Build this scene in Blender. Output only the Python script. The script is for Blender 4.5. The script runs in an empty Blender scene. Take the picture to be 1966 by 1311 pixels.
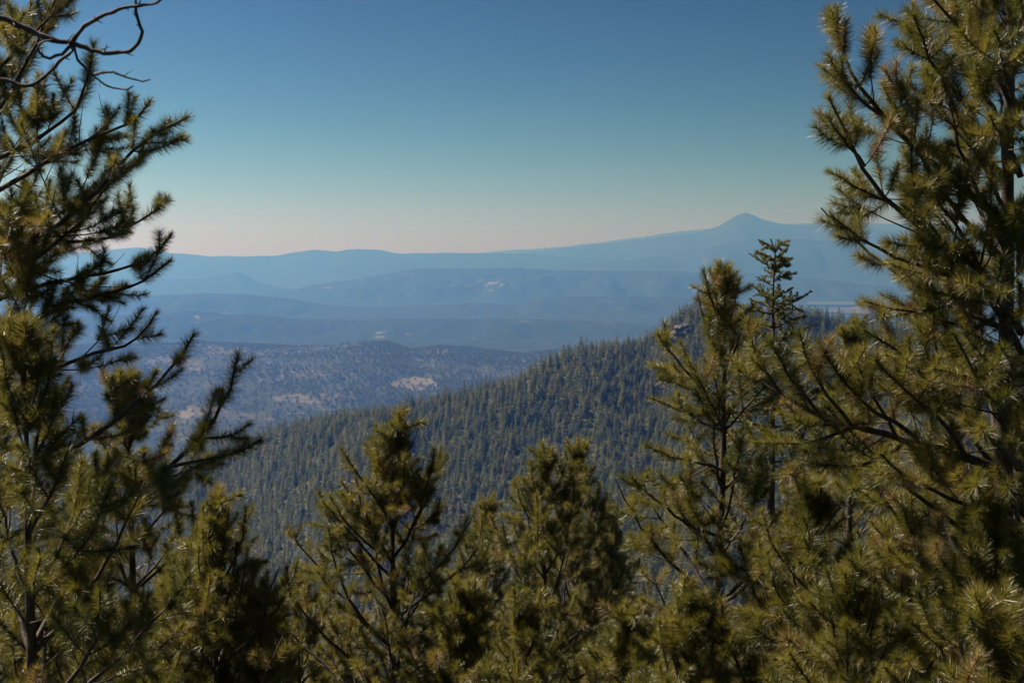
import bpy, math, random
import numpy as np
from mathutils import Vector, Matrix, Euler

# ------------------------------------------------------------------ camera, sky, sun, exposure
scene = bpy.context.scene
C = scene.collection
F, CX, CY, EYE = 2730.0, 983.0, 655.5, 490.0          # focal length and centre in photo pixels, row of eye level
PITCH = math.atan((CY - EYE) / F)
cam_d = bpy.data.cameras.new('camera')
cam = bpy.data.objects.new('camera', cam_d)
C.objects.link(cam)
cam_d.sensor_width = 36.0
cam_d.lens = 36.0 * F / 1966.0
cam_d.clip_start = 0.1
cam_d.clip_end = 80000.0
cam_d.dof.use_dof = True
cam_d.dof.focus_distance = 14.0
cam_d.dof.aperture_fstop = 8.0
cam.location = (0, 0, 0)
cam.rotation_euler = (math.pi / 2 - PITCH, 0, 0)
scene.camera = cam

SUN_AZ, SUN_EL = math.radians(-66), math.radians(50)      # azimuth clockwise from the view direction (+Y)
SKY_GAIN, SKY_GAMMA = (0.284, 0.247, 0.178), 2.7
world = bpy.data.worlds.new('World')
scene.world = world
world.use_nodes = True
wn, wl = world.node_tree.nodes, world.node_tree.links
wn.clear()
sky = wn.new('ShaderNodeTexSky')
sky.sky_type = 'NISHITA'
sky.sun_disc = False
sky.sun_elevation = SUN_EL
sky.sun_rotation = SUN_AZ
sky.altitude = 3000
sky.air_density = 1.0
sky.dust_density = 3.5
sky.ozone_density = 3.0
bg = wn.new('ShaderNodeBackground')
bg.inputs['Strength'].default_value = 0.063
wo = wn.new('ShaderNodeOutputWorld')
vm = wn.new('ShaderNodeVectorMath')                     # deeper, more contrasty clear sky over the whole dome
vm.operation = 'MULTIPLY'
vm.inputs[1].default_value = SKY_GAIN
gm = wn.new('ShaderNodeGamma')
gm.inputs['Gamma'].default_value = SKY_GAMMA
wl.new(sky.outputs[0], vm.inputs[0])
wl.new(vm.outputs[0], gm.inputs[0])
wl.new(gm.outputs[0], bg.inputs[0])
wl.new(bg.outputs[0], wo.inputs[0])

sun_d = bpy.data.lights.new('sun', 'SUN')
sun_d.energy = 5.0
sun_d.angle = math.radians(0.53)
sun_d.color = (1.0, 0.91, 0.84)
sun = bpy.data.objects.new('sun', sun_d)
C.objects.link(sun)
SUN_DIR = Vector((math.sin(SUN_AZ) * math.cos(SUN_EL), math.cos(SUN_AZ) * math.cos(SUN_EL), math.sin(SUN_EL)))
sun.rotation_euler = SUN_DIR.to_track_quat('Z', 'Y').to_euler()
sun.location = (30, 0, 40)

scene.view_settings.view_transform = 'Standard'
scene.view_settings.look = 'None'
scene.view_settings.exposure = 1.12
scene.view_settings.gamma = 1.0
scene.render.engine = 'CYCLES'
cy = scene.cycles
cy.use_denoising = True
cy.max_bounces = 5
cy.diffuse_bounces = 3
cy.glossy_bounces = 2
cy.transmission_bounces = 4
cy.volume_bounces = 1
cy.transparent_max_bounces = 8
cy.sample_clamp_indirect = 4.0

HAZE_DENSITY = 1.8e-4
HAZE_COLOR = (0.13, 0.36, 1.0)

# ------------------------------------------------------------------ helpers
rng = np.random.default_rng(7)
random.seed(7)
_cp, _sp = math.cos(PITCH), math.sin(PITCH)


def P(px, py, d):
    """world point at depth d (metres along +Y) seen at a photo pixel"""
    u, v = (px - CX) / F, (CY - py) / F
    dy, dz = _cp + v * _sp, -_sp + v * _cp
    return Vector((u / dy * d, d, dz / dy * d))


def PX(p):
    y = p[1] * _cp - p[2] * _sp
    return CX + F * p[0] / y, CY - F * (p[1] * _sp + p[2] * _cp) / y


def elev(py, d):
    dy, dz = _cp + (CY - py) / F * _sp, -_sp + (CY - py) / F * _cp
    return dz / dy * d


def mesh_np(name, verts, faces, mat=None, normals=None, attrs=None, smooth=False):
    """mesh from numpy arrays; faces is (n,3) or (n,4)"""
    me = bpy.data.meshes.new(name)
    v = np.asarray(verts, np.float32).reshape(-1, 3)
    f = np.asarray(faces, np.int32)
    k = f.shape[1]
    me.vertices.add(len(v))
    me.vertices.foreach_set('co', v.ravel())
    me.loops.add(f.size)
    me.loops.foreach_set('vertex_index', f.ravel())
    me.polygons.add(len(f))
    me.polygons.foreach_set('loop_start', np.arange(0, f.size, k, dtype=np.int32))
    me.polygons.foreach_set('use_smooth', np.full(len(f), smooth or normals is not None))
    for an, (ty, arr) in (attrs or {}).items():
        a = me.attributes.new(an, ty, 'POINT')
        a.data.foreach_set({'FLOAT': 'value', 'INT': 'value', 'FLOAT_VECTOR': 'vector'}[ty], np.ascontiguousarray(arr).ravel())
    me.update()
    me.validate()
    if normals is not None:
        a = me.attributes.new('custom_normal', 'FLOAT_VECTOR', 'POINT')
        a.data.foreach_set('vector', np.asarray(normals, np.float32).ravel())
    if mat:
        me.materials.append(mat)
    return me


def link(name, data, parent=None, loc=None, label=None, cat=None, group=None, kind=None):
    o = bpy.data.objects.new(name, data)
    C.objects.link(o)
    if parent is not None:
        o.parent = parent
    if loc is not None:
        o.location = loc
    for k, v in (('label', label), ('category', cat), ('group', group), ('kind', kind)):
        if v:
            o[k] = v
    return o


def vnoise(x, y, seed=0):
    """smooth value noise in -1..1"""
    xi, yi = np.floor(x).astype(np.int64), np.floor(y).astype(np.int64)
    fx, fy = x - xi, y - yi
    fx, fy = fx * fx * (3 - 2 * fx), fy * fy * (3 - 2 * fy)

    def h(a, b):
        n = (a * 374761393 + b * 668265263 + seed * 144665) & 0xffffffff
        n = ((n ^ (n >> 13)) * 1274126177) & 0xffffffff
        return ((n ^ (n >> 16)) & 0xffff) / 32767.5 - 1.0
    a, b, c, d = h(xi, yi), h(xi + 1, yi), h(xi, yi + 1), h(xi + 1, yi + 1)
    return (a * (1 - fx) + b * fx) * (1 - fy) + (c * (1 - fx) + d * fx) * fy


def fbm(x, y, seed=0, octv=4):
    s, a, t = 0, 1.0, 0
    for i in range(octv):
        s = s + a * vnoise(x * 2 ** i, y * 2 ** i, seed + i * 17)
        t += a
        a *= 0.5
    return s / t


def smooth(t):
    t = np.clip(t, 0, 1)
    return t * t * (3 - 2 * t)


def prof(pts):
    xs, ys = zip(*pts)
    return lambda x: np.interp(x, xs, ys)


def grid_faces(nr, nc):
    i = np.arange(nr - 1)[:, None] * nc + np.arange(nc - 1)[None, :]
    return np.stack([i, i + 1, i + nc + 1, i + nc], -1).reshape(-1, 4)


# ------------------------------------------------------------------ materials
def new_mat(name):
    m = bpy.data.materials.new(name)
    m.use_nodes = True
    nt = m.node_tree
    b = nt.nodes['Principled BSDF']
    return m, nt.nodes, nt.links, b


def ramp(n, stops):
    r = n.new('ShaderNodeValToRGB')
    e = r.color_ramp.elements
    while len(e) < len(stops):
        e.new(0.5)
    for el, (p, c) in zip(e, stops):
        el.position = p
        el.color = (*c, 1)
    return r


def needle_mat(name, dark, mid, light, spec=0.5, rough=0.34, trans=0.3):
    m, n, l, b = new_mat(name)
    at = n.new('ShaderNodeAttribute')
    at.attribute_name = 'tint'
    r = ramp(n, [(0.0, dark), (0.5, mid), (0.88, light), (1.0, (0.20, 0.11, 0.045))])
    l.new(at.outputs['Fac'], r.inputs[0])
    l.new(r.outputs[0], b.inputs['Base Color'])
    b.inputs['Roughness'].default_value = rough
    b.inputs['Specular IOR Level'].default_value = spec
    tr = n.new('ShaderNodeBsdfTranslucent')
    l.new(r.outputs[0], tr.inputs[0])
    mx = n.new('ShaderNodeMixShader')
    mx.inputs[0].default_value = trans
    l.new(b.outputs[0], mx.inputs[1])
    l.new(tr.outputs[0], mx.inputs[2])
    l.new(mx.outputs[0], n['Material Output'].inputs[0])
    return m


def bark_mat(name, c0, c1, scale=30):
    m, n, l, b = new_mat(name)
    tc = n.new('ShaderNodeTexCoord')
    mp = n.new('ShaderNodeMapping')
    mp.inputs['Scale'].default_value = (1, 1, 0.35)
    nz = n.new('ShaderNodeTexNoise')
    nz.inputs['Scale'].default_value = scale
    nz.inputs['Detail'].default_value = 4
    l.new(tc.outputs['Object'], mp.inputs[0])
    l.new(mp.outputs[0], nz.inputs['Vector'])
    r = ramp(n, [(0.35, c0), (0.65, c1)])
    l.new(nz.outputs[0], r.inputs[0])
    l.new(r.outputs[0], b.inputs['Base Color'])
    bp = n.new('ShaderNodeBump')
    bp.inputs['Strength'].default_value = 0.7
    bp.inputs['Distance'].default_value = 0.01
    l.new(nz.outputs[0], bp.inputs['Height'])
    l.new(bp.outputs[0], b.inputs['Normal'])
    b.inputs['Roughness'].default_value = 0.8
    return m


M_NEEDLE = needle_mat('pine_needles', (0.075, 0.078, 0.010), (0.19, 0.172, 0.018), (0.31, 0.25, 0.042), spec=1.0, rough=0.38, trans=0.42)
M_FIR = needle_mat('fir_needles', (0.08, 0.10, 0.03), (0.14, 0.155, 0.045), (0.20, 0.18, 0.05), rough=0.45, trans=0.45)
M_BARK = bark_mat('pine_bark', (0.024, 0.015, 0.010), (0.075, 0.046, 0.030))
M_DEAD = bark_mat('dead_wood', (0.035, 0.024, 0.022), (0.085, 0.06, 0.052))


def conifer_mat(name, c0, c1, c2):
    m, n, l, b = new_mat(name)
    oi = n.new('ShaderNodeObjectInfo')
    r = ramp(n, [(0.0, c0), (0.55, c1), (0.92, c2), (1.0, (0.13, 0.085, 0.055))])
    l.new(oi.outputs['Random'], r.inputs[0])
    l.new(r.outputs[0], b.inputs['Base Color'])
    b.inputs['Roughness'].default_value = 0.6
    b.inputs['Specular IOR Level'].default_value = 0.25
    tr = n.new('ShaderNodeBsdfTranslucent')
    l.new(r.outputs[0], tr.inputs[0])
    mx = n.new('ShaderNodeMixShader')
    mx.inputs[0].default_value = 0.4
    l.new(b.outputs[0], mx.inputs[1])
    l.new(tr.outputs[0], mx.inputs[2])
    l.new(mx.outputs[0], n['Material Output'].inputs[0])
    return m


M_CONIFER = conifer_mat('ridge_conifer', (0.065, 0.08, 0.024), (0.13, 0.14, 0.038), (0.19, 0.17, 0.055))
M_JUNIPER = conifer_mat('hill_tree', (0.05, 0.058, 0.036), (0.065, 0.073, 0.044), (0.085, 0.088, 0.052))


def hill_mat(name, tan, dark, tree_scale, cover):
    """dry grass under scattered trees; 'clear' holds the share of open ground"""
    m, n, l, b = new_mat(name)
    ge = n.new('ShaderNodeNewGeometry')
    mp = n.new('ShaderNodeMapping')
    mp.inputs['Scale'].default_value = (1 / tree_scale,) * 3
    l.new(ge.outputs['Position'], mp.inputs[0])
    vo = n.new('ShaderNodeTexNoise')
    vo.inputs['Scale'].default_value = 1.0
    vo.inputs['Detail'].default_value = 5
    vo.inputs['Roughness'].default_value = 0.65
    l.new(mp.outputs[0], vo.inputs['Vector'])
    at = n.new('ShaderNodeAttribute')
    at.attribute_name = 'clear'
    ad = n.new('ShaderNodeMath')
    ad.operation = 'MULTIPLY_ADD'
    l.new(at.outputs['Fac'], ad.inputs[0])
    ad.inputs[1].default_value = 0.55
    l.new(vo.outputs[0], ad.inputs[2])
    r = ramp(n, [(cover - 0.05, dark), (cover + 0.09, tan)])
    l.new(ad.outputs[0], r.inputs[0])
    l.new(r.outputs[0], b.inputs['Base Color'])
    b.inputs['Roughness'].default_value = 0.95
    b.inputs['Specular IOR Level'].default_value = 0.0
    return m


TAN, DARK = (0.22, 0.185, 0.135), (0.026, 0.034, 0.024)
M_HILL_NEAR = hill_mat('dry_hillside', (0.115, 0.098, 0.078), (0.038, 0.042, 0.03), 25, 0.60)
M_HILL = hill_mat('wooded_hillside', TAN, DARK, 60, 0.68)
M_FAR = hill_mat('far_hillside', (0.20, 0.16, 0.11), DARK, 260, 0.70)
M_RIDGE = hill_mat('ridge_soil', (0.13, 0.09, 0.06), (0.05, 0.05, 0.03), 12, 0.62)
M_GROUND = hill_mat('valley_ground', (0.10, 0.088, 0.066), DARK, 90, 0.64)

# ------------------------------------------------------------------ terrain
PLAIN = -345.0


def ground_z(x, y):
    r = np.hypot(x, y)
    z = np.where(y < 0, -1.65 - 0.10 * y, -1.65 - 0.5 * np.minimum(y, 560))
    z = np.where(y > 560, -281.65 - 0.16 * np.minimum(y - 560, 395), z)
    z = np.clip(z, PLAIN, 400)
    z = z + fbm(x / 40, y / 40, 3) * np.clip((r - 3) / 60, 0, 1) * 2.5
    return z - np.maximum(r - 30000, 0) * 0.004


ang = np.linspace(-math.pi, math.pi, 121)
rad = np.concatenate([[0.05], np.geomspace(2, 45000, 90)])
gx = (rad[:, None] * np.sin(ang)[None]).ravel()
gy = (rad[:, None] * np.cos(ang)[None]).ravel()
gz = ground_z(gx, gy)
gcl = smooth((np.hypot(gx, gy) - 7000) / 3000) * 0.0
me = mesh_np('ground', np.stack([gx, gy, gz], -1), grid_faces(len(rad), len(ang)), M_GROUND, smooth=True,
             attrs={'clear': ('FLOAT', gcl.astype(np.float32))})
link('ground', me, kind='structure', label='valley ground far below the hillside pines')

HILLS = {}


def hill(name, label, pts, d, front, back, mat, step=8, rows=46, rough=0.12, seed=1, clears=(), clear_fn=None, x0=-500, x1=2500, dvar=0.0):
    p = prof(pts)
    xs = np.arange(x0, x1 + step, step, dtype=float)
    s = np.concatenate([np.linspace(-1, 0, rows), np.linspace(0, 1, rows // 3)[1:]])
    X, S = np.meshgrid(xs, s)
    dc = d * (1 + dvar * vnoise(X / 420.0, X * 0 + 3.3, seed))          # the crest wanders in depth
    D = dc + np.where(S < 0, S * front, S * back)
    ez = elev(p(X), dc) + fbm(X / 26.0, X * 0 + 1.5, seed + 9, 3) * d * 0.0006
    shape = np.where(S < 0, smooth(1 + S) * 0.55 + (1 + S) * 0.45, smooth(1 - S))
    wx = (X - CX) / F * D / (_cp)
    gul = fbm(wx / (front * 0.28), D / (front * 0.55), seed, 5)
    zz = PLAIN - 12 + (ez - PLAIN + 12) * shape + gul * (ez - PLAIN).clip(5) * rough * np.sin(np.clip(shape, 0, 1) * math.pi) * 1.6
    cl = np.zeros_like(zz)
    V = np.stack([wx, D, zz], -1)
    yy = D * _cp - zz * _sp
    qx, qy = CX + F * wx / yy, CY - F * (D * _sp + zz * _cp) / yy
    for (cx_, cy_, rx, ry, a) in clears:
        e = np.hypot((qx - cx_) / rx, (qy - cy_) / ry) + 0.35 * fbm(qx / 14.0, qy / 6.0, seed + 5, 3)
        cl = np.maximum(cl, a * smooth((1.25 - e) / 0.5) * (S < 0.02))
    if clear_fn is not None:
        cl = np.maximum(cl, clear_fn(qx, qy, S))
    me = mesh_np(name, V.reshape(-1, 3), grid_faces(*X.shape), mat, smooth=True, attrs={'clear': ('FLOAT', cl.astype(np.float32).ravel())})
    o = link(name, me, kind='structure', label=label)
    HILLS[label] = (V, cl, S)
    return V, cl, S


hill('mountain', 'pale blue mountain slope farthest behind the peak', [(-500, 500), (900, 487), (990, 480), (1090, 473), (1200, 459), (1310, 444), (1400, 436), (1500, 430), (1600, 427), (2000, 436), (2500, 450)],
     23000, 2500, 2500, M_FAR, step=14, rows=18, seed=21, x0=700)
hill('mountain', 'blue volcanic peak with long gentle slopes on the horizon', [(700, 500), (850, 489), (1000, 486), (1100, 474), (1200, 464), (1290, 453), (1345, 446), (1378, 435), (1402, 420), (1418, 411), (1430, 408), (1442, 413), (1462, 422), (1490, 429), (1530, 433), (1600, 436), (1800, 446), (1966, 458), (2500, 480)],
     18500, 2600, 2000, M_FAR, step=6, rows=24, seed=31, rough=0.16, x0=500)
hill('mountain', 'long low blue ridge line on the horizon beside the sky', [(-500, 492), (0, 488), (165, 485), (230, 478), (272, 475), (330, 485), (400, 492), (530, 492), (560, 486), (600, 480), (640, 483), (690, 478), (730, 480), (765, 487), (850, 485), (1000, 487), (1100, 494), (1300, 505), (2500, 560)],
     16500, 1600, 1500, M_FAR, step=8, rows=24, seed=41, rough=0.2, x1=1700)
hill('hill', 'broad wooded foothill in front of the volcanic peak', [(800, 545), (1000, 520), (1100, 506), (1200, 500), (1290, 490), (1360, 474), (1440, 460), (1530, 458), (1600, 464), (1700, 482), (1800, 505), (1966, 520), (2500, 540)],
     15000, 1200, 1200, M_FAR, step=8, rows=28, seed=51, rough=0.18, x0=700, clears=[(1380, 494, 45, 3, .15)])
hill('hill', 'small blue butte rising from the hazy plain', [(-500, 545), (150, 540), (320, 536), (400, 534), (440, 526), (458, 521), (475, 530), (500, 543), (540, 552), (620, 560), (800, 575), (2500, 580)],
     13000, 900, 900, M_FAR, step=8, rows=24, seed=61, rough=0.15, x1=900)
hill('hill', 'flat topped mesa with a pale bare slope', [(-500, 585), (200, 575), (480, 562), (560, 557), (620, 543), (690, 537), (700, 531), (745, 526), (790, 517), (900, 515), (1000, 514), (1060, 519), (1300, 521), (1500, 528), (1650, 545), (1800, 560), (2500, 575)],
     11000, 800, 900, M_HILL, step=6, rows=40, seed=71, rough=0.26, x0=100, clears=[(935, 550, 62, 15, .11), (600, 553, 45, 3.5, .14), (485, 565, 28, 3, .12)])
hill('hill', 'dark wooded rise below the mesa', [(-500, 590), (200, 572), (400, 563), (480, 566), (560, 574), (640, 588), (700, 590), (830, 588), (900, 582), (990, 584), (1040, 573), (1100, 568), (1200, 568), (1310, 572), (1400, 588), (1500, 606), (1700, 618), (2500, 630)],
     8500, 600, 800, M_HILL, step=6, rows=40, seed=81, rough=0.26, x1=2000, clears=[(625, 577, 26, 3, .25)])
hill('hill', 'low rolling hill with scattered pale clearings', [(-500, 615), (200, 606), (290, 603), (350, 598), (400, 597), (440, 604), (500, 604), (560, 612), (620, 615), (700, 614), (760, 612), (830, 613), (960, 613), (1050, 614), (1150, 618), (1280, 628), (1500, 640), (2500, 650)],
     6300, 600, 700, M_HILL, step=6, rows=44, seed=91, rough=0.3, x1=1800, clears=[(385, 612, 30, 6, .1), (1030, 617, 80, 4, .12), (740, 640, 80, 8, .12), (1150, 622, 40, 4, .1)])
NEARV = hill('hill', 'dry hill dotted with dark trees and one bare tan clearing', [(-500, 700), (0, 672), (290, 664), (400, 661), (480, 664), (560, 668), (620, 668), (690, 659), (745, 660), (790, 674), (850, 668), (910, 672), (1000, 682), (1100, 674), (1200, 672), (1400, 690), (2500, 730)],
             4200, 1500, 600, M_HILL_NEAR, step=5, rows=90, seed=101, rough=0.3, x1=1700, clears=[(793, 738, 46, 13, .55), (820, 677, 60, 6, .3), (420, 672, 60, 7, .25), (560, 676, 60, 6, .25), (560, 720, 90, 12, .2), (600, 765, 70, 10, .25), (330, 700, 60, 15, .2), (1000, 690, 60, 5, .25)], dvar=0.03)
LOWV = hill('hill', 'bare tan spur low behind the branches', [(-500, 860), (100, 850), (250, 830), (320, 800), (380, 774), (420, 776), (470, 788), (540, 806), (600, 828), (700, 880), (2500, 1000)],
            2900, 600, 500, M_HILL_NEAR, step=6, rows=60, seed=111, rough=0.18, x1=1100, clears=[(370, 790, 70, 12, .25), (490, 800, 60, 7, .22)])

# pale farm fields on the plain, each a thin sheet on the ground
def field(pts, d0, col, label):
    m, n, l, b = new_mat('field_crop')
    nz = n.new('ShaderNodeTexNoise')
    nz.inputs['Scale'].default_value = 9
    r = ramp(n, [(0.3, tuple(c * 0.85 for c in col)), (0.7, col)])
    l.new(nz.outputs[0], r.inputs[0])
    l.new(r.outputs[0], b.inputs['Base Color'])
    b.inputs['Roughness'].default_value = 1.0
    b.inputs['Specular IOR Level'].default_value = 0.0
    vs = []
    for (x, y) in pts:
        q = P(x, y, 1.0)
        t = (PLAIN + 9) / q.z
        vs.append(q * t)
    me = bpy.data.meshes.new('field')
    me.from_pydata(vs, [], [list(range(len(vs)))])
    me.materials.append(m)
    link('field', me, kind='structure', label=label)


field([(1545, 585), (1700, 586), (1800, 582), (1700, 576), (1560, 574)], 0, (0.06, 0.068, 0.045), 'pale green field strip on the valley plain')
field([(1570, 598), (1640, 602), (1760, 600), (1740, 592), (1600, 591)], 0, (0.07, 0.06, 0.048), 'pale tan field strip on the valley plain')

# the forested ridge in front
R_TOP = prof([(-400, 960), (300, 905), (430, 878), (520, 848), (600, 824), (700, 806), (780, 797), (850, 785), (950, 757), (1030, 722), (1100, 692), (1180, 676), (1250, 662), (1285, 648), (1300, 622), (1330, 606), (1400, 600), (1480, 606), (1560, 620), (1620, 628), (1700, 640), (1800, 662), (2000, 690), (2400, 730)])
xs = np.arange(-400, 2408, 8.0)
ts = np.concatenate([np.linspace(1.12, 0, 90), np.linspace(-0.05, -1, 16)])
X, T = np.meshgrid(xs, ts)
DT = 1150 + 55 * np.sin(X / 170.0) + 40 * vnoise(X / 90, X * 0, 5)
DB = 660 + 35 * vnoise(X / 160, X * 0, 6)
D = np.where(T >= 0, DT * (1 - T) + DB * T, DT - T * 420)
PYX = np.where(T >= 0, R_TOP(X) + (1300 - R_TOP(X)) * np.clip(T, 0, 2) ** 1.05, R_TOP(X))
Z = np.where(T >= 0, elev(PYX, D), elev(R_TOP(X), DT) + (PLAIN - 20 - elev(R_TOP(X), DT)) * smooth(-T))
WX = (X - CX) / F * D / _cp
edge = smooth(np.abs(T) / 0.25)
Z = Z + (np.abs(vnoise(WX / 95 + D / 250, D / 210, 8)) * -11 + 4 + fbm(WX / 40, D / 40, 9) * 4.5) * edge
rcl = smooth((vnoise(WX / 40, D / 26, 12) - 0.72) / 0.2) * 0.35
RV = np.stack([WX, D, Z], -1)
me = mesh_np('ridge', RV.reshape(-1, 3), grid_faces(*X.shape), M_RIDGE, smooth=True, attrs={'clear': ('FLOAT', rcl.astype(np.float32).ravel())})
link('ridge', me, kind='structure', label='forested ridge climbing to a rocky knob')

# haze: one closed box of even air round everything
bx0, bx1, by0, by1, bz0, bz1 = -19000, 19000, -3000, 28000, PLAIN - 140, 560
me = bpy.data.meshes.new('haze')
me.from_pydata([(x, y, z) for z in (bz0, bz1) for y in (by0, by1) for x in (bx0, bx1)], [],
               [(0, 2, 3, 1), (4, 5, 7, 6), (0, 1, 5, 4), (2, 6, 7, 3), (0, 4, 6, 2), (1, 3, 7, 5)])
hm = bpy.data.materials.new('haze_air')
hm.use_nodes = True
hn = hm.node_tree.nodes
hn.remove(hn['Principled BSDF'])
pv = hn.new('ShaderNodeVolumePrincipled')
pv.inputs['Color'].default_value = (*HAZE_COLOR, 1)
pv.inputs['Density'].default_value = HAZE_DENSITY
pv.inputs['Absorption Color'].default_value = (1, 1, 1, 1)
pv.inputs['Anisotropy'].default_value = 0.72
hm.node_tree.links.new(pv.outputs[0], hn['Material Output'].inputs['Volume'])
me.materials.append(hm)
link('haze', me, kind='stuff', label='blue morning haze filling the valley air')

# ------------------------------------------------------------------ ridge conifers and hill trees
def conifer_mesh(name, h, seed, slim=0.16, power=0.8):
    r = np.random.default_rng(seed)
    V, Fc = [], []

    def tri(a, b, c):
        i = len(V)
        V.extend([a, b, c])
        Fc.append((i, i + 1, i + 2))
    for k in range(5):                                   # trunk
        a0, a1 = k * 2 * math.pi / 5, (k + 1) * 2 * math.pi / 5
        tri((0.25 * math.cos(a0), 0.25 * math.sin(a0), -1.5), (0.25 * math.cos(a1), 0.25 * math.sin(a1), -1.5), (0, 0, h * 0.97))
    n = 30
    for i in range(n):
        t = i / (n - 1)
        z = h * (0.08 + 0.90 * t)
        R = h * slim * (1 - t) ** power * r.uniform(0.75, 1.2) + 0.22
        m = 8 if t < 0.7 else 5
        off = r.uniform(0, 6.28)
        for k in range(m):
            a = off + k * 2 * math.pi / m + r.uniform(-.4, .4)
            if r.random() < 0.12:
                continue
            L = R * r.uniform(0.55, 1.15)
            ca, sa = math.cos(a), math.sin(a)
            dz = L * r.uniform(-0.45, 0.25)
            for q in range(3):                            # leafy sprays along the bough
                f = (0.45, 0.75, 1.0)[q]
                c = np.array([L * f * ca, L * f * sa, z + dz * f])
                w = (0.5 + 0.25 * L) * r.uniform(0.6, 1.1)
                e1, e2 = r.normal(0, 1, 3) * (w, w, w * .5), r.normal(0, 1, 3) * (w, w, w * .5)
                tri(c - e1 * .5, c + e1 * .6 - e2 * .25, c + e2 * .6)
    return mesh_np(name, V, Fc, M_CONIFER)


VARS = [conifer_mesh('conifer', 20, s, sl, pw) for s, sl, pw in ((1, .19, .85), (2, .21, .7), (3, .17, .9), (4, .22, .55), (5, .20, .8), (6, .23, .65), (7, .18, .95))]


def blob_mesh(name, seed):
    r = np.random.default_rng(seed)
    V, Fc = [], []
    for i in range(26):                                   # a clump of leafy faces round a short stem
        c = r.normal(0, 1, 3)
        c = c / np.linalg.norm(c) * r.uniform(0.5, 1.0)
        c = c * (1.7, 1.7, 2.0) + (0, 0, 2.4)
        for k in range(2):
            a, b = r.normal(0, 0.75, 3), r.normal(0, 0.75, 3)
            j = len(V)
            V.extend([c, c + a, c + b])
            Fc.append((j, j + 1, j + 2))
    return mesh_np(name, V, Fc, M_JUNIPER)


BLOBS = [blob_mesh('hill_tree', s) for s in (1, 2, 3)]


def scatter(name, label, pts, scl, rotz, vid, meshes):
    """one stuff object: copies of a few meshes on points, by geometry nodes"""
    coll = bpy.data.collections.new(name + '_kinds')
    for i, m in enumerate(meshes):
        coll.objects.link(bpy.data.objects.new('%s_kind_%d' % (name, i), m))
    me = bpy.data.meshes.new(name)
    me.vertices.add(len(pts))
    me.vertices.foreach_set('co', np.asarray(pts, np.float32).ravel())
    n = len(pts)
    for an, ty, arr, key in (('scl', 'FLOAT_VECTOR', scl, 'vector'), ('rot', 'FLOAT_VECTOR', np.stack([rotz * 0, rotz * 0, rotz], -1), 'vector'), ('vid', 'INT', vid, 'value')):
        a = me.attributes.new(an, ty, 'POINT')
        a.data.foreach_set(key, np.ascontiguousarray(arr, np.int32 if ty == 'INT' else np.float32).ravel())
    o = link(name, me, kind='stuff', label=label)
    ng = bpy.data.node_groups.new(name + '_scatter', 'GeometryNodeTree')
    ng.interface.new_socket('Geometry', in_out='INPUT', socket_type='NodeSocketGeometry')
    ng.interface.new_socket('Geometry', in_out='OUTPUT', socket_type='NodeSocketGeometry')
    N, Lk = ng.nodes, ng.links
    gi, go = N.new('NodeGroupInput'), N.new('NodeGroupOutput')
    ci = N.new('GeometryNodeCollectionInfo')
    ci.inputs['Collection'].default_value = coll
    ci.inputs['Separate Children'].default_value = True
    ci.inputs['Reset Children'].default_value = True
    ip = N.new('GeometryNodeInstanceOnPoints')
    ip.inputs['Pick Instance'].default_value = True

    def na(nm, ty):
        q = N.new('GeometryNodeInputNamedAttribute')
        q.data_type = ty
        q.inputs['Name'].default_value = nm
        return q.outputs['Attribute']
    Lk.new(gi.outputs[0], ip.inputs['Points'])
    Lk.new(ci.outputs[0], ip.inputs['Instance'])
    Lk.new(na('vid', 'INT'), ip.inputs['Instance Index'])
    er = N.new('FunctionNodeEulerToRotation')
    Lk.new(na('rot', 'FLOAT_VECTOR'), er.inputs[0])
    Lk.new(er.outputs[0], ip.inputs['Rotation'])
    Lk.new(na('scl', 'FLOAT_VECTOR'), ip.inputs['Scale'])
    Lk.new(ip.outputs[0], go.inputs[0])
    md = o.modifiers.new('scatter', 'NODES')
    md.node_group = ng
    return o


def sample_surface(V, n, r, weight=None):
    """random points on a grid surface, even per area"""
    A, B, Dn = V[:-1, :-1], V[:-1, 1:], V[1:, :-1]
    area = np.linalg.norm(np.cross(B - A, Dn - A), axis=-1)
    if weight is not None:
        area = area * weight[:-1, :-1]
    p = (area / area.sum()).ravel()
    idx = r.choice(p.size, n, p=p)
    i, j = np.unravel_index(idx, area.shape)
    u, v = r.random((2, n, 1))
    a, b, c, d = V[i, j], V[i, j + 1], V[i + 1, j], V[i + 1, j + 1]
    return (a * (1 - u) + b * u) * (1 - v) + (c * (1 - u) + d * u) * v


rr = np.random.default_rng(11)
w = np.where((T > -0.2) & (X > -150) & (X < 2150), 1.0, 0.0) * np.clip(1.15 - rcl * 1.6, 0.05, 1)
cand = sample_surface(RV, 45000, rr, w)
cell, keep = {}, []
for i, p in enumerate(cand):                                   # keep the trees a few metres apart
    k = (int(p[0] // 3.6), int(p[1] // 4.0))
    if k in cell:
        continue
    cell[k] = 1
    keep.append(i)
pts = cand[keep]
n = len(pts)
hs = np.clip(rr.normal(0.58, 0.18, n), 0.2, 1.1) * (0.85 + 0.25 * vnoise(pts[:, 0] / 50, pts[:, 1] / 50, 4))
ws = hs * rr.uniform(0.85, 1.35, n)
rot = rr.uniform(0, 6.28, n)
vid = rr.integers(0, len(VARS), n)
yy = pts[:, 1] * _cp - pts[:, 2] * _sp
qx, qy = CX + F * pts[:, 0] / yy, CY - F * (pts[:, 1] * _sp + pts[:, 2] * _cp) / yy
size = hs * 20 * F / yy
hid = (qy > 1090 - np.abs(qx - 760) * 0.0) | (qx < 445) | (qx > 1300) | ((qy > 800 + np.abs(qx - 757) * 1.15)) | (qy > 860 + np.abs(qx - 1075) * 1.9)
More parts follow.
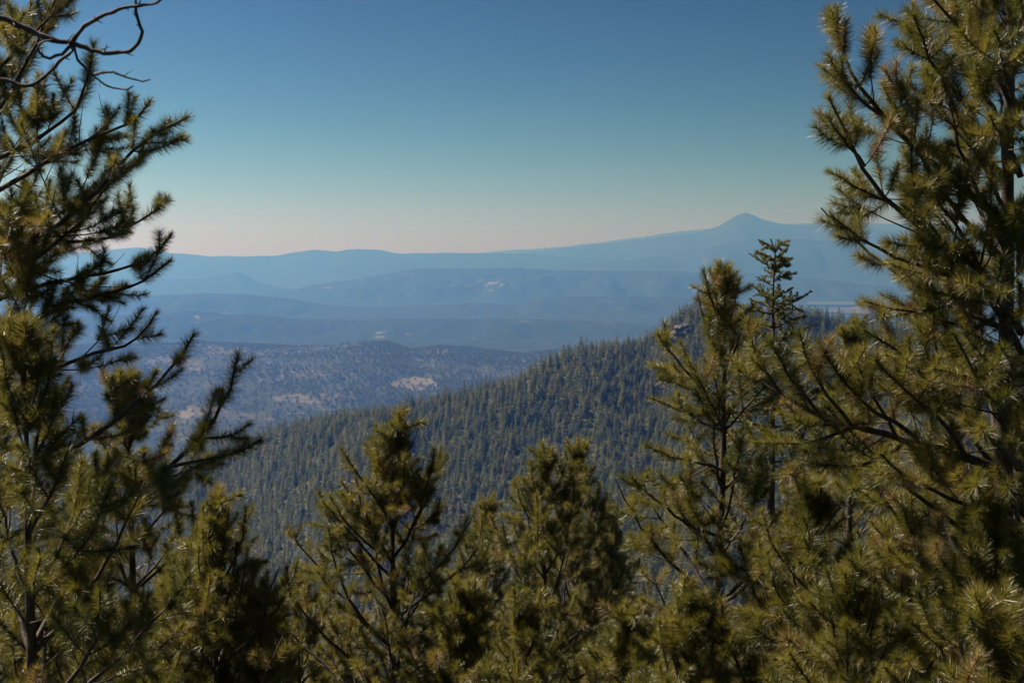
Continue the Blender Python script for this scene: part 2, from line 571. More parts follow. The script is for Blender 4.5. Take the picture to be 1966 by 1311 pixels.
score = np.where(hid, 0, size)
top = np.argsort(-score)[:300]
is_top = np.zeros(n, bool)
is_top[top] = True
for i in top:
    o = link('conifer_tree', VARS[vid[i]], loc=pts[i], label='dark green conifer, one of the tallest showing on the forested ridge', cat='tree', group='conifers on the forested ridge')
    o.rotation_euler = (0, 0, rot[i])
    o.scale = (ws[i], ws[i], hs[i])
r_ = ~is_top
scatter('forest', 'dense conifer forest covering the ridge', pts[r_], np.stack([ws, ws, hs], -1)[r_], rot[r_], vid[r_], VARS)
print('ridge trees', n)

for (V, cl, S), nm, lab, cnt, sc in ((NEARV, 'scattered_trees', 'dark trees dotted over the dry hill', 42000, 1.45), (LOWV, 'scattered_trees', 'dark trees dotted over the low tan spur', 3500, 1.3)):
    gq = fbm(V[..., 0] / 260, V[..., 1] / 200, 33, 4)
    w = np.clip(1.0 - cl * 1.5, 0.0, 1) * np.clip(0.55 + 1.3 * gq, 0.08, 1.4) * (np.abs((V[..., 0] / V[..., 1])) < 0.45)
    pp = sample_surface(V, cnt, rr, w)
    m = len(pp)
    s = rr.uniform(0.7, 1.5, m) * sc
    scatter(nm, lab, pp, np.stack([s, s, s], -1), rr.uniform(0, 6.28, m), rr.integers(0, 3, m), BLOBS)

# bare rock on the knob at the head of the ridge
M_ROCK = bark_mat('ridge_rock', (0.045, 0.033, 0.026), (0.10, 0.075, 0.055), 0.6)
ro = np.random.default_rng(5)
kn = P(1306, 622, 1130)
rk = link('rock_outcrop', None, loc=kn, label='bare brown rock outcrop at the knob end of the forested ridge', cat='rocks')
for (px_, py_, s_) in ((1296, 640, 5), (1304, 630, 6), (1286, 650, 4), (1315, 626, 5), (1276, 655, 3), (1308, 645, 5), (1324, 636, 4), (1295, 655, 3.5)):
    import bmesh
    bm = bmesh.new()
    bmesh.ops.create_icosphere(bm, subdivisions=2, radius=s_ * 0.6)
    for v in bm.verts:
        v.co *= 1 + ro.normal(0, 0.16)
        v.co.z *= 0.8
        v.co.x *= 1.2
    me = bpy.data.meshes.new('boulder')
    bm.to_mesh(me)
    bm.free()
    me.materials.append(M_ROCK)
    link('boulder', me, parent=rk, loc=P(px_, py_, 1125) - kn)

# ------------------------------------------------------------------ near pines
def nrm(v):
    return v / (np.linalg.norm(v, axis=-1, keepdims=True) + 1e-9)


def perp(d, r):
    """a random unit vector square to d"""
    q = r.normal(0, 1, d.shape)
    q = q - (q * d).sum(-1, keepdims=True) * d
    return nrm(q)


TRIS = [0]


class Wood:
    def __init__(self):
        self.v, self.f, self.n = [], [], 0

    def tube(self, pts, radii, sides=5):
        pts = np.asarray(pts, float)
        k = len(pts)
        tan = nrm(np.gradient(pts, axis=0))
        ref = np.array([0.3, 0.2, 1.0]) if abs(tan[0][2]) < 0.9 else np.array([1.0, 0.2, 0.1])
        a = nrm(np.cross(tan, ref))
        b = np.cross(tan, a)
        th = np.arange(sides) * 2 * math.pi / sides
        ring = a[:, None, :] * np.cos(th)[None, :, None] + b[:, None, :] * np.sin(th)[None, :, None]
        V = pts[:, None, :] + ring * np.asarray(radii)[:, None, None]
        i = np.arange(k - 1)[:, None] * sides + np.arange(sides)[None]
        j = np.arange(k - 1)[:, None] * sides + (np.arange(sides)[None] + 1) % sides
        Fq = np.stack([i, j, j + sides, i + sides], -1).reshape(-1, 4) + self.n
        self.v.append(V.reshape(-1, 3))
        self.f.append(Fq)
        self.n += k * sides

    def mesh(self, name, mat):
        return mesh_np(name, np.concatenate(self.v), np.concatenate(self.f), mat, smooth=True)


class Needles:
    def __init__(self):
        self.V, self.T = [], []

    def add(self, p, u, L, hw, r, tint):
        w = perp(u, r)
        nn = np.cross(u, w) * hw[:, None]
        w = w * hw[:, None]
        V = np.stack([p - w, p + nn * 0.9, p + w, p + u * L[:, None]], 1)      # a needle folded along its spine
        self.V.append(V.reshape(-1, 3))
        self.T.append(np.repeat(tint, 4))

    def mesh(self, name, mat):
        V = np.concatenate(self.V)
        k = np.arange(0, len(V), 4)[:, None]
        F3 = np.concatenate([k + [0, 1, 3], k + [1, 2, 3]], 1).reshape(-1, 3)
        TRIS[0] += len(F3)
        return mesh_np(name, V, F3, mat, smooth=True, attrs={'tint': ('FLOAT', np.concatenate(self.T).astype(np.float32))})


STYLE = {
    'pine': dict(nl=(0.08, 0.12), hw=0.0016, dens=1500, clad=0.30, mat=M_NEEDLE, up=0.45, lat=0.22, latlen=0.40, ang=(42, 66), spread=(40, 74)),
    'fir': dict(nl=(0.025, 0.05), hw=0.0065, dens=520, clad=0.42, mat=M_FIR, up=0.05, lat=0.085, latlen=0.36, ang=(40, 65), spread=(45, 85)),
}


def needle_shoot(nd, pts, r, st, amount=1.0):
    """needles round the last part of a twig"""
    pts = np.asarray(pts)
    seg = np.linalg.norm(np.diff(pts, axis=0), axis=1)
    cum = np.concatenate([[0], np.cumsum(seg)])
    tot = cum[-1]
    clad = min(tot * 0.97, st['clad'] * r.uniform(0.8, 1.2))
    n = int(clad * st['dens'] * amount)
    if n < 3:
        return
    s = tot - clad * r.random(n) ** 1.12
    p = np.stack([np.interp(s, cum, pts[:, k]) for k in range(3)], -1)
    ti = np.clip(np.searchsorted(cum, s) - 1, 0, len(seg) - 1)
    d = nrm(np.diff(pts, axis=0))[ti]
    near = (tot - s) / clad                                   # 0 at the tip
    lo, hi = st['spread']
    a = np.radians(r.uniform(lo, hi, n) - 26 * np.clip(1 - near * 4, 0, 1) + 10 * near)
    u = d * np.cos(a)[:, None] + perp(d, r) * np.sin(a)[:, None]
    u[:, 2] -= 0.10 * near
    u = nrm(u)
    if r.random() < 0.05:                                     # a dead twig now and then
        return
    L = r.uniform(*st['nl'], n) * (0.80 + 0.2 * np.sin(near * math.pi)) * r.uniform(0.72, 1.12)
    base = r.uniform(0.05, 0.78) if r.random() > 0.035 else 0.97
    tint = np.clip(base + r.normal(0, 0.16, n) + np.where(r.random(n) < 0.03, 0.5, 0) + np.where(near > 0.72, r.uniform(0, .5) * (r.random() < 0.6), 0), 0, 1)
    nd.add(p, u, L, np.full(n, st['hw']) * r.uniform(0.8, 1.25, n), r, tint)


def curve(p0, d0, L, up, r, wob=0.10, n=6):
    pts = [np.asarray(p0, float)]
    d = nrm(np.asarray(d0, float))
    for i in range(n):
        d = nrm(d + np.array([0, 0, up / n]) + r.normal(0, wob / n ** 0.5, 3))
        pts.append(pts[-1] + d * L / n)
    return np.array(pts)


def grow(axis, r, style='pine', r0=None, amount=1.0, bare=0.22, sub=True, latk=1.0):
    """wood and needles of one bough along a given axis"""
    st = STYLE[style]
    W, Nd = Wood(), Needles()
    axis = np.asarray(axis, float)
    # smooth the axis
    seg = np.linalg.norm(np.diff(axis, axis=0), axis=1)
    cum = np.concatenate([[0], np.cumsum(seg)])
    L = cum[-1]
    m = max(6, int(L / 0.12))
    t = np.linspace(0, L, m)
    A = np.stack([np.interp(t, cum, axis[:, k]) for k in range(3)], -1)
    for _ in range(2):
        A[1:-1] = (A[:-2] + 2 * A[1:-1] + A[2:]) / 4
    A[1:-1] += r.normal(0, 0.006, A[1:-1].shape)
    r0 = r0 or 0.006 + 0.0095 * L
    W.tube(A, r0 * (1 - 0.8 * t / L) ** 1.0 + 0.0015, 6)
    needle_shoot(Nd, A, r, st, amount)
    s = L * bare + r.uniform(0, st['lat'])
    side = 1
    while s < L - 0.06:
        i = min(int(s / L * (m - 1)), m - 2)
        p, d = A[i], nrm(A[i + 1] - A[i])
        h = np.cross(d, [0, 0, 1.0])
        h = nrm(h) if np.linalg.norm(h) > 0.2 else perp(d[None], r)[0]
        v = np.cross(h, d)
        for sd in ((side,) if r.random() < 0.45 else (1, -1)):
            roll = r.normal(0, 0.55)
            out = (h * math.cos(roll) + v * math.sin(roll)) * sd
            an = math.radians(r.uniform(*st['ang']))
            ll = ((L - s) * st['latlen'] + 0.16 if style == 'pine' else (L - s) * 0.45 + 0.06) * r.uniform(0.6, 1.25) * latk
            ll = min(ll, 0.95)
            ld = d * math.cos(an) + out * math.sin(an)
            c = curve(p, ld, ll, st['up'] * r.uniform(0.5, 1.5), r)
            rad = 0.0032 + 0.006 * ll
            W.tube(c, np.linspace(rad, 0.002, len(c)), 4)
            needle_shoot(Nd, c, r, st, amount)
            if sub and ll > (0.42 if style == 'pine' else 0.25):
                nsub = int(ll / (0.21 if style == 'pine' else 0.1))
                for q in range(nsub):
                    f = r.uniform(0.35, 0.85)
                    k = f * (len(c) - 1)
                    j = int(k)
                    pp = c[j] + (c[j + 1] - c[j]) * (k - j)
                    dd = nrm(c[j + 1] - c[j])
                    an2 = math.radians(r.uniform(35, 60))
                    ld2 = dd * math.cos(an2) + perp(dd[None], r)[0] * math.sin(an2)
                    l2 = (ll * (1 - f) * 0.6 + 0.12) * r.uniform(0.7, 1.2)
                    c2 = curve(pp, ld2, l2, st['up'], r, n=4)
                    W.tube(c2, np.linspace(0.0035, 0.0018, len(c2)), 4)
                    needle_shoot(Nd, c2, r, st, amount)
        side = -side
        s += st['lat'] * r.uniform(0.6, 1.5)
    return W, Nd


TEMPL = {}


def templates(style, lengths, seeds):
    out = []
    for L in lengths:
        for sd in seeds:
            r = np.random.default_rng(int(L * 100) * 31 + sd)
            ax = curve((0, 0, 0), (1, 0, 0), L, 0.55 if style == 'pine' else 0.18, r, wob=0.16, n=8)
            W, Nd = grow(ax, r, style, bare=0.16 if L < 0.8 else 0.24)
            out.append((L, W.mesh('branch', M_BARK), Nd.mesh('needles', STYLE[style]['mat'])))
    TEMPL[style] = out


templates('pine', (0.35, 0.6, 0.95, 1.4, 1.9), (1, 2, 3, 4, 5))
templates('fir', (0.25, 0.5, 0.9), (1, 2))


def add_branch(tree, wood, needles, mat4=None):
    b = link('branch', wood, parent=tree)
    if mat4 is not None:
        b.matrix_local = mat4
    q = link('needles', needles, parent=b, kind='stuff')
    return b


def put(tree, style, p, az, el, L, r):
    """a template bough at p (tree space), pointing az / el"""
    tl = TEMPL[style]
    best = min(abs(t[0] - L) for t in tl)
    Lt, w, nd = random.choice([t for t in tl if abs(t[0] - L) < best + 1e-6])
    s = min(max(L / Lt, 0.7), 1.3)
    M = Matrix.Translation(p) @ Euler((0, 0, az)).to_matrix().to_4x4() @ Euler((0, -el, 0)).to_matrix().to_4x4() @ Euler((r.normal(0, 0.25), 0, 0)).to_matrix().to_4x4() @ Matrix.Scale(s, 4)
    add_branch(tree, w, nd, M)


def trunk_mesh(height, r0, lean, r, name='trunk', mat=None, top=0.004):
    n = max(8, int(height / 0.35))
    t = np.linspace(0, 1, n)
    pts = np.stack([lean[0] * t ** 2 + np.cumsum(r.normal(0, 0.008, n)) * (t < 0.98), lean[1] * t ** 2 + np.cumsum(r.normal(0, 0.008, n)), t * height], -1)
    W = Wood()
    W.tube(pts, r0 * (1 - t) ** 0.9 + top, 9)
    return W.mesh(name, mat or M_BARK), pts


def tree(px, py, d, height, label, style='pine', r0=None, spread=0.62, whorl=0.34, per=(4, 6), lmax=2.0, top_off=None, vis=None, seed=1, heroes=(), name='pine_tree', el_top=62, el_low=18, lean=(0, 0), group=None, skip=None, start=0.0, cat='tree', low=1e9):
    """a tree whose tip stands at photo pixel (px, py) at depth d; branches are laid down to `vis` metres below the tip"""
    r = np.random.default_rng(seed)
    random.seed(seed)
    tip = P(px, py, d)
    gz = float(ground_z(np.array([tip.x]), np.array([tip.y]))[0])
    height = tip.z - gz + 0.15
    base = Vector((tip.x - lean[0], tip.y - lean[1], gz - 0.15))
    t = link(name, None, loc=base, label=label, cat=cat, group=group or ('pines standing round the viewpoint' if style == 'pine' else None))
    me, pts = trunk_mesh(height, r0 or 0.012 + 0.011 * height, lean, r)
    link('trunk', me, parent=t)
    vis = min(vis or 4.0, height * 0.85)
    # leader shoots at the tip
    if start == 0.0:
        ax = np.array([pts[-1] - (0, 0, 0.42), pts[-1] - (0, 0, 0.2), pts[-1] + (r.normal(0, .02), r.normal(0, .02), 0.02)])
        W, Nd = Wood(), Needles()
        W.tube(ax, [0.008, 0.006, 0.004], 5)
        needle_shoot(Nd, ax, r, STYLE[style], 1.1)
        if style == 'pine':
            for k in range(r.integers(2, 5)):
                a = r.uniform(0, 6.28)
                c = curve(ax[1] - (0, 0, .02), (math.cos(a) * .5, math.sin(a) * .5, 0.8), r.uniform(0.16, .27), 0.3, r, n=4)
                W.tube(c, np.linspace(0.005, 0.003, len(c)), 4)
                needle_shoot(Nd, c, r, STYLE[style])
        add_branch(t, W.mesh('branch', M_BARK), Nd.mesh('needles', STYLE[style]['mat']))
    s = max(start, 0.28 if style == 'pine' else 0.12)
    zs, hh = pts[:, 2], height
    az0 = r.uniform(0, 6.28)
    while s < vis:
        z = hh - s
        c = np.array([np.interp(z, zs, pts[:, 0]), np.interp(z, zs, pts[:, 1]), z])
        n = r.integers(per[0], per[1] + 1)
        az0 += r.uniform(0.4, 1.2)
        for k in range(n):
            az = az0 + k * 2 * math.pi / n + r.uniform(-.35, .35)
            f = min(s / 3.2, 1)
            L = min(lmax, (0.22 + spread * s) * r.uniform(0.7, 1.15))
            el = math.radians(el_top + (el_low - el_top) * f + r.normal(0, 7))
            if skip and skip(c, az, L, s):
                continue
            zz = r.uniform(-0.04, 0.04)
            put(t, style, Vector(c) + Vector((0, 0, zz)), az, el, L, r)
        s += whorl * r.uniform(0.75, 1.25) * (0.75 + 0.25 * min(s, 2))
    for h in heroes:                                             # boughs drawn after the ones seen in the photograph
        hero(t, base, h, r, style)
    return t, base, height


def hero(t, base, h, r, style='pine'):
    pts, kw = (h, {}) if isinstance(h, list) else (h[0], h[1])
    ax = [np.array(P(x, y, d) - base) for (x, y, d) in pts]
    W, Nd = grow(ax, r, style, **kw)
    add_branch(t, W.mesh('branch', M_BARK), Nd.mesh('needles', STYLE[style]['mat']))


def out_of_frame(base, lo=-60, hi=2026):
    """leave out boughs that reach away from the picture"""
    def f(c, az, L, s):
        p = np.array(base) + c + np.array([math.cos(az), math.sin(az), 0.2]) * L * 0.8
        x, y = PX(p)
        return x < lo or x > hi or y > 1500 or y < -220
    return f


def tip_base(px, py, d):
    tp = P(px, py, d)
    gz = float(ground_z(np.array([tp.x]), np.array([tp.y]))[0])
    return (tp.x, tp.y, gz - 0.15)


def pine(px, py, d, label, **kw):
    kw.setdefault('skip', out_of_frame(tip_base(px, py, d)))
    return tree(px, py, d, 0, label, **kw)


# middle pines
pine(757, 816, 15, 'open crowned young pine standing alone before the forested ridge, left of two close pine tips', seed=3, spread=0.66, vis=4.4, lmax=1.8, el_top=58, el_low=24, per=(4, 5), whorl=0.38,
     heroes=[[(760, 1010, 15), (725, 965, 14.9), (690, 920, 14.8), (655, 862, 14.7)], [(765, 1120, 15), (720, 1075, 14.8), (660, 1010, 14.7), (618, 962, 14.6)], [(770, 1180, 15), (850, 1120, 15), (920, 1060, 15.1), (925, 985, 15.2)]])
pine(936, 962, 21, 'small pine tip just showing between two larger pines', seed=5, vis=4, spread=0.5)
pine(1050, 868, 16.5, 'narrow pine with straight trunk, nearer one of two close tips', seed=7, spread=0.58, vis=4.2, lmax=1.5, el_top=56, el_low=20, whorl=0.38)
pine(1106, 858, 20.5, 'slender darker pine close behind the narrow straight pine', seed=9, spread=0.52, vis=4.5, lmax=1.5, el_top=60, el_low=28, whorl=0.38)
pine(1172, 975, 24, 'small far pine tip low behind the slender pines', seed=11, spread=0.45, vis=4)
pine(565, 1105, 16, 'low pine tip at the foot of the open crowned pine', seed=13, spread=0.62, vis=3)
pine(655, 1190, 18, 'bushy low pine hidden behind the open crowned pine', seed=15, spread=0.7, vis=3)
pine(900, 1130, 14, 'low bushy pine filling the gap beside the straight pine', seed=17, spread=0.62, vis=2.6)
pine(1200, 1180, 15, 'low bushy pine between the straight pine and the tall right pine', seed=19, spread=0.62, vis=2.6)

# tall pine right of centre
pine(1386, 511, 12, 'sunlit tall pine with bare upper trunk, its tip against the blue hills', seed=21, r0=0.10, spread=0.44, vis=4.6, lmax=1.4, el_top=58, el_low=22, per=(3, 5), whorl=0.42,
     heroes=[[(1390, 770, 12), (1340, 735, 11.8), (1295, 690, 11.6), (1262, 640, 11.5)], [(1395, 830, 12), (1345, 810, 11.8), (1300, 785, 11.7), (1252, 765, 11.6)],
             [(1398, 905, 12), (1350, 890, 11.7), (1290, 880, 11.6), (1240, 855, 11.5)], [(1400, 1040, 12), (1320, 1010, 11.7), (1260, 960, 11.5), (1212, 915, 11.4)],
             [(1385, 640, 12), (1372, 590, 11.9), (1358, 545, 11.9), (1350, 520, 11.8)]])
# fir tip behind it
pine(1489, 462, 20, 'dark fir tip with drooping sprays behind the tall pine', style='fir', name='fir_tree', seed=23, spread=0.38, vis=3.4, whorl=0.2, lmax=1.1, el_top=30, el_low=0, per=(3, 4))

# right hand pine, trunk at the frame edge
K = 9.5
RB = tip_base(1945, -560, K)
tree(1945, -560, K, 0, 'large pine at the right edge with long ascending boughs', seed=31, r0=0.105, spread=0.36, vis=6.6, start=1.0, lmax=1.5, whorl=0.36, el_top=50, el_low=28, per=(4, 6), skip=out_of_frame(RB),
     heroes=[
         [(1962, 640, 9.5), (1898, 535, 9.3), (1820, 476, 9.1), (1756, 430, 9.0), (1697, 380, 8.9), (1651, 311, 8.8), (1612, 235, 8.8), (1590, 185, 8.7)],
         [(1960, 450, 9.5), (1793, 316, 9.2), (1738, 275, 9.2), (1692, 220, 9.1), (1651, 169, 9.1), (1624, 119, 9.0), (1606, 65, 9.0), (1598, 22, 9.0)],
         [(1960, 340, 9.5), (1898, 183, 9.7), (1839, 128, 9.8), (1797, 82, 9.8), (1740, 45, 9.9), (1690, 30, 9.9)],
         [(1958, 480, 9.5), (1894, 320, 9.3), (1852, 265, 9.2), (1811, 229, 9.2), (1785, 165, 9.1)],
         [(1962, 700, 9.5), (1850, 625, 9.3), (1760, 600, 9.2), (1700, 590, 9.1), (1660, 578, 9.0)],
         [(1962, 680, 9.5), (1900, 560, 9.4), (1800, 520, 9.2), (1700, 490, 9.1), (1640, 455, 9.0), (1596, 415, 9.0)],
         [(1962, 250, 9.5), (1900, 110, 9.3), (1850, 60, 9.2), (1800, 10, 9.2), (1760, -40, 9.1)],
         [(1700, 385, 8.9), (1660, 365, 8.8), (1625, 350, 8.8), (1592, 330, 8.8)],
         [(1660, 320, 8.8), (1630, 280, 8.8), (1610, 255, 8.7), (1590, 225, 8.7)],
         [(1690, 220, 9.1), (1640, 185, 9), (1610, 150, 9), (1590, 105, 9)],
         [(1760, 300, 9.2), (1735, 215, 9.2), (1722, 160, 9.2), (1720, 118, 9.2)],
         [(1820, 480, 9.1), (1760, 400, 9), (1745, 330, 9), (1750, 280, 9)],
         [(1900, 540, 9.3), (1840, 440, 9), (1800, 390, 8.9), (1780, 320, 8.8)],
         ([(1970, 985, 9.5), (1920, 903, 9.2), (1861, 876, 9.1), (1779, 855, 9.0), (1703, 833, 9.0), (1638, 820, 9.0), (1584, 809, 9.1), (1508, 768, 9.2), (1454, 730, 9.3), (1405, 690, 9.4)], dict(r0=0.038, bare=0.3)),
         [(1779, 855, 9.0), (1720, 810, 8.9), (1650, 775, 8.8), (1605, 715, 8.8), (1570, 655, 8.8)],
         [(1850, 870, 9.0), (1800, 800, 8.8), (1720, 740, 8.7), (1680, 690, 8.6)],
         [(1966, 900, 9.5), (1877, 817, 9.0), (1780, 725, 8.9), (1725, 670, 8.8), (1660, 634, 8.8)],
         [(1966, 860, 9.5), (1900, 770, 8.6), (1860, 700, 8.3), (1830, 640, 8.2)],
         [(1950, 200, 9.5), (1935, 150, 9.0), (1920, 110, 8.6), (1910, 60, 8.4)],
         [(1950, 330, 9.5), (1930, 290, 9), (1915, 260, 8.6), (1900, 220, 8.4)],
         [(1952, 100, 9.5), (1965, 60, 9), (1960, 20, 8.7), (1955, -30, 8.5)],
         [(1584, 809, 9.1), (1540, 755, 9.0), (1500, 700, 9.0), (1478, 655, 9.0)],
         [(1638, 820, 9.0), (1590, 765, 8.9), (1550, 705, 8.9), (1535, 640, 8.9)],
         [(1720, 838, 9.0), (1690, 775, 8.9), (1650, 725, 8.8), (1640, 680, 8.8)],
         [(1508, 768, 9.2), (1470, 725, 9.2), (1440, 660, 9.2), (1432, 615, 9.2)],
         [(1638, 820, 9.0), (1570, 850, 8.8), (1510, 862, 8.7), (1450, 850, 8.7)],
         [(1740, 845, 9.0), (1690, 890, 8.8), (1620, 900, 8.7), (1560, 890, 8.7)],
         [(1955, 620, 9.5), (1930, 590, 9.0), (1900, 570, 8.5), (1880, 540, 8.2)],
         [(1955, 760, 9.5), (1940, 730, 9.0), (1935, 710, 8.5), (1925, 670, 8.1)],
         [(1955, 900, 9.5), (1930, 860, 9.0), (1905, 850, 8.5), (1885, 820, 8.1)],
         [(1955, 520, 9.5), (1960, 470, 9.0), (1955, 440, 8.6), (1948, 400, 8.4)],
         [(1955, 1000, 9.5), (1950, 970, 9.0), (1945, 960, 8.5), (1935, 930, 8.1)],
         [(1966, 1010, 9.5), (1900, 985, 8.8), (1800, 950, 8.5), (1720, 905, 8.4), (1690, 870, 8.3)],
     ])
pine(1560, 930, 11, 'low dense pine in front of the tall pine trunk', seed=33, spread=0.6, vis=2.6, lmax=1.6)
pine(1745, 985, 10.5, 'bushy near pine under the long right bough', seed=35, spread=0.6, vis=2.8, lmax=1.6)
pine(1330, 1130, 11, 'low bright pine at the bottom before the tall pine', seed=37, spread=0.6, vis=2.4, lmax=1.5)
pine(1930, 1190, 7.0, 'blurred bright pine tip in the bottom right corner', seed=39, spread=0.6, vis=1.6)
pine(1640, 620, 17, 'hazy pine crown behind the long right bough', seed=41, spread=0.42, vis=4.5, lmax=1.4)

pine(1850, 900, 11.5, 'dense pine filling the right edge below the longest bough', seed=43, spread=0.55, vis=3.2, lmax=1.5)
pine(1640, 1090, 9.0, 'low bushy pine in the lower right with brown old needles', seed=45, spread=0.6, vis=1.9, lmax=1.3)
pine(1470, 1150, 13, 'dim low pine between the tall pine and lower right bushes', seed=47, spread=0.6, vis=2.2, lmax=1.4)
pine(1010, 1170, 13, 'low pine at the bottom edge before the straight pine', seed=49, spread=0.6, vis=2.0, lmax=1.3)

pine(1935, 800, 12.5, 'pine crown behind the right edge trunk', seed=44, spread=0.5, vis=3.6, lmax=1.5)

pine(1895, 985, 8.4, 'near pine top rising in front of the right edge trunk', seed=46, spread=0.6, vis=2.2, lmax=1.3)

# left hand pine, trunk outside the frame
LB = tip_base(-120, -620, 11)
D0 = 11.0
tree(-120, -620, D0, 0, 'tall dark pine at the left edge with boughs sweeping up to the sky', seed=51, r0=0.14, spread=0.40, vis=8.2, start=1.2, lmax=1.8, whorl=0.46, el_top=48, el_low=28, per=(4, 5), skip=out_of_frame(LB),
     heroes=[
         [(-110, 560, 11), (0, 490, 10.8), (100, 440, 10.6), (190, 365, 10.5), (240, 300, 10.5), (290, 258, 10.4), (360, 225, 10.4)],
         [(-110, 380, 11), (0, 300, 11), (90, 260, 11), (150, 215, 11), (168, 150, 11), (180, 85, 11)],
         [(-110, 420, 11), (60, 330, 10.8), (120, 290, 10.7), (200, 255, 10.6), (270, 235, 10.6), (288, 195, 10.6)],
         [(-110, 620, 11), (0, 540, 10.8), (80, 490, 10.7), (160, 420, 10.7), (215, 350, 10.6), (235, 320, 10.6)],
         [(-110, 560, 11), (0, 485, 11.2), (120, 465, 11.3), (200, 462, 11.3), (250, 442, 11.3), (322, 385, 11.3)],
         [(-110, 640, 11), (0, 570, 11), (150, 530, 11), (270, 515, 11), (305, 482, 11), (328, 452, 11)],
         [(-110, 720, 11), (0, 640, 11), (150, 575, 10.9), (240, 555, 10.8), (300, 530, 10.8), (327, 500, 10.8)],
         [(-110, 800, 11), (60, 720, 10.8), (180, 680, 10.7), (270, 655, 10.6), (300, 600, 10.6)],
         [(-110, 260, 11), (0, 130, 10.8), (50, 80, 10.7), (100, 30, 10.7), (150, -10, 10.7)],
         ([(-110, 1100, 11), (60, 1010, 10.6), (150, 1000, 10.4), (222, 974, 10.2), (287, 936, 10.1), (347, 876, 10), (401, 822, 10), (433, 773, 10), (455, 719, 10), (457, 682, 10)], dict(r0=0.036, bare=0.42, latk=0.8)),
         [(330, 895, 10), (380, 880, 9.9), (430, 880, 9.9), (470, 868, 9.9), (500, 845, 9.9)],
         [(380, 845, 10), (420, 845, 10), (455, 838, 10), (478, 815, 10)],
         ([(-110, 990, 11), (60, 895, 10.6), (140, 860, 10.4), (222, 811, 10.2), (271, 763, 10.1), (320, 714, 10.1), (347, 687, 10), (372, 643, 10)], dict(bare=0.35, latk=0.8)),
     ])
pine(245, 720, 14, 'mid distance pine behind the long left bough', seed=53, spread=0.52, vis=4.6, lmax=1.6)
pine(405, 960, 12.5, 'shaded pine whose crown edge meets the forested ridge at lower left', seed=55, spread=0.6, vis=3.0, lmax=1.6)
pine(40, 640, 8.5, 'dark blurred near pine tip at the left edge', seed=57, spread=0.55, vis=2.6, lmax=1.3)
pine(140, 1000, 11.5, 'shadowed bushy pine low on the left under the long bough', seed=59, spread=0.6, vis=3.0, lmax=1.5)
pine(470, 1130, 13, 'dark low pine at the bottom beside the shaded pine', seed=61, spread=0.5, vis=1.8, lmax=1.2)

pine(320, 1120, 13, 'low pine at the bottom among the shaded left pines', seed=63, spread=0.6, vis=2.0, lmax=1.4)
pine(35, 1120, 9.5, 'shadowed pine top in the bottom left corner', seed=65, spread=0.6, vis=1.8, lmax=1.3)

# bare dead tree with its branch arching in from the upper left
r = np.random.default_rng(77)
DB_ = 4.6
dbase = Vector((P(-330, 0, DB_).x, DB_, 0))
dbase.z = float(ground_z(np.array([dbase.x]), np.array([dbase.y]))[0]) - 0.1
dt = link('dead_tree', None, loc=dbase, label='bare dead tree whose purplish crooked branch hangs in at upper left', cat='dead tree')
top_h = P(-330, -300, DB_).z - dbase.z
me, pts = trunk_mesh(top_h, 0.10, (0, 0), r, mat=M_DEAD)
link('trunk', me, parent=dt)


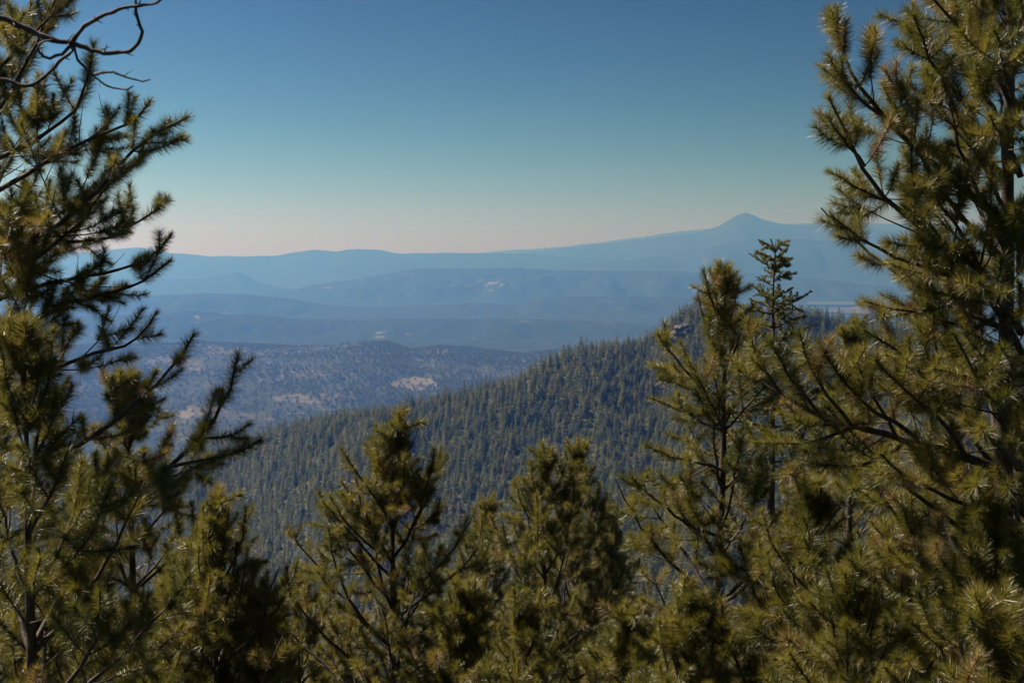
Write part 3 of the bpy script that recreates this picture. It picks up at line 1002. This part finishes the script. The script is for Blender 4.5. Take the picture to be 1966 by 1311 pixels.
def bare(pts, r0, r1, name='branch', parent=None):
    ax = np.array([np.array(P(x, y, d) - dbase) for (x, y, d) in pts])
    cum = np.concatenate([[0], np.cumsum(np.linalg.norm(np.diff(ax, axis=0), axis=1))])
    n = max(10, int(cum[-1] / 0.02))
    t = np.linspace(0, cum[-1], n)
    # Catmull-Rom through the points
    E = np.concatenate([[2 * ax[0] - ax[1]], ax, [2 * ax[-1] - ax[-2]]])
    A = []
    for q in t:
        k = min(np.searchsorted(cum, q, side='right') - 1, len(ax) - 2)
        u = (q - cum[k]) / (cum[k + 1] - cum[k])
        a, b, c, d = E[k], E[k + 1], E[k + 2], E[k + 3]
        A.append(0.5 * (2 * b + (c - a) * u + (2 * a - 5 * b + 4 * c - d) * u * u + (3 * b - 3 * c + d - a) * u ** 3))
    A = np.array(A) + r.normal(0, 0.0016, (n, 3))
    W = Wood()
    W.tube(A, (r0 + (r1 - r0) * t / t[-1]) * (1 + r.normal(0, 0.09, n)), 8)
    for k in range(int(t[-1] / 0.06)):                           # stubs of broken twigs
        i = r.integers(2, n - 3)
        d = nrm(A[i + 1] - A[i])
        u = nrm(perp(d[None], r)[0] + 0.6 * d)
        l_ = r.uniform(0.010, 0.045)
        W.tube([A[i], A[i] + u * l_ * 0.5, A[i] + u * l_], [r1 * 0.7, r1 * 0.5, r1 * 0.2], 4)
    return link(name, W.mesh(name, M_DEAD), parent=parent or dt)


b1 = bare([(-330, -20, 4.6), (-120, 5, 4.55), (0, 34, 4.5), (50, 55, 4.5), (90, 74, 4.5), (140, 84, 4.5), (190, 100, 4.5), (235, 102, 4.5), (262, 88, 4.48), (273, 65, 4.46), (262, 30, 4.45), (262, -15, 4.45)], 0.016, 0.0045)
bare([(138, 80, 4.5), (165, 48, 4.48), (205, 28, 4.46), (250, 12, 4.45), (290, 10, 4.44), (312, -2, 4.43)], 0.008, 0.004, 'twig', b1)
bare([(140, 84, 4.5), (110, 110, 4.48), (85, 110, 4.46), (72, 95, 4.46), (80, 80, 4.46), (100, 78, 4.47)], 0.006, 0.003, 'twig', b1)
b2 = bare([(-330, 80, 4.6), (-100, 130, 4.6), (0, 152, 4.6), (45, 165, 4.6), (75, 155, 4.6), (105, 128, 4.58), (135, 100, 4.56), (142, 86, 4.52)], 0.009, 0.005)
bare([(142, 88, 4.5), (150, 115, 4.5), (180, 145, 4.5), (205, 165, 4.5), (240, 172, 4.5), (256, 168, 4.5)], 0.0045, 0.0022, 'twig', b1)
bare([(220, 140, 4.5), (250, 150, 4.5), (275, 156, 4.5), (289, 153, 4.5)], 0.004, 0.0025, 'twig', b1)
bare([(180, 145, 4.5), (200, 140, 4.5), (220, 140, 4.5)], 0.004, 0.0035, 'twig', b1)
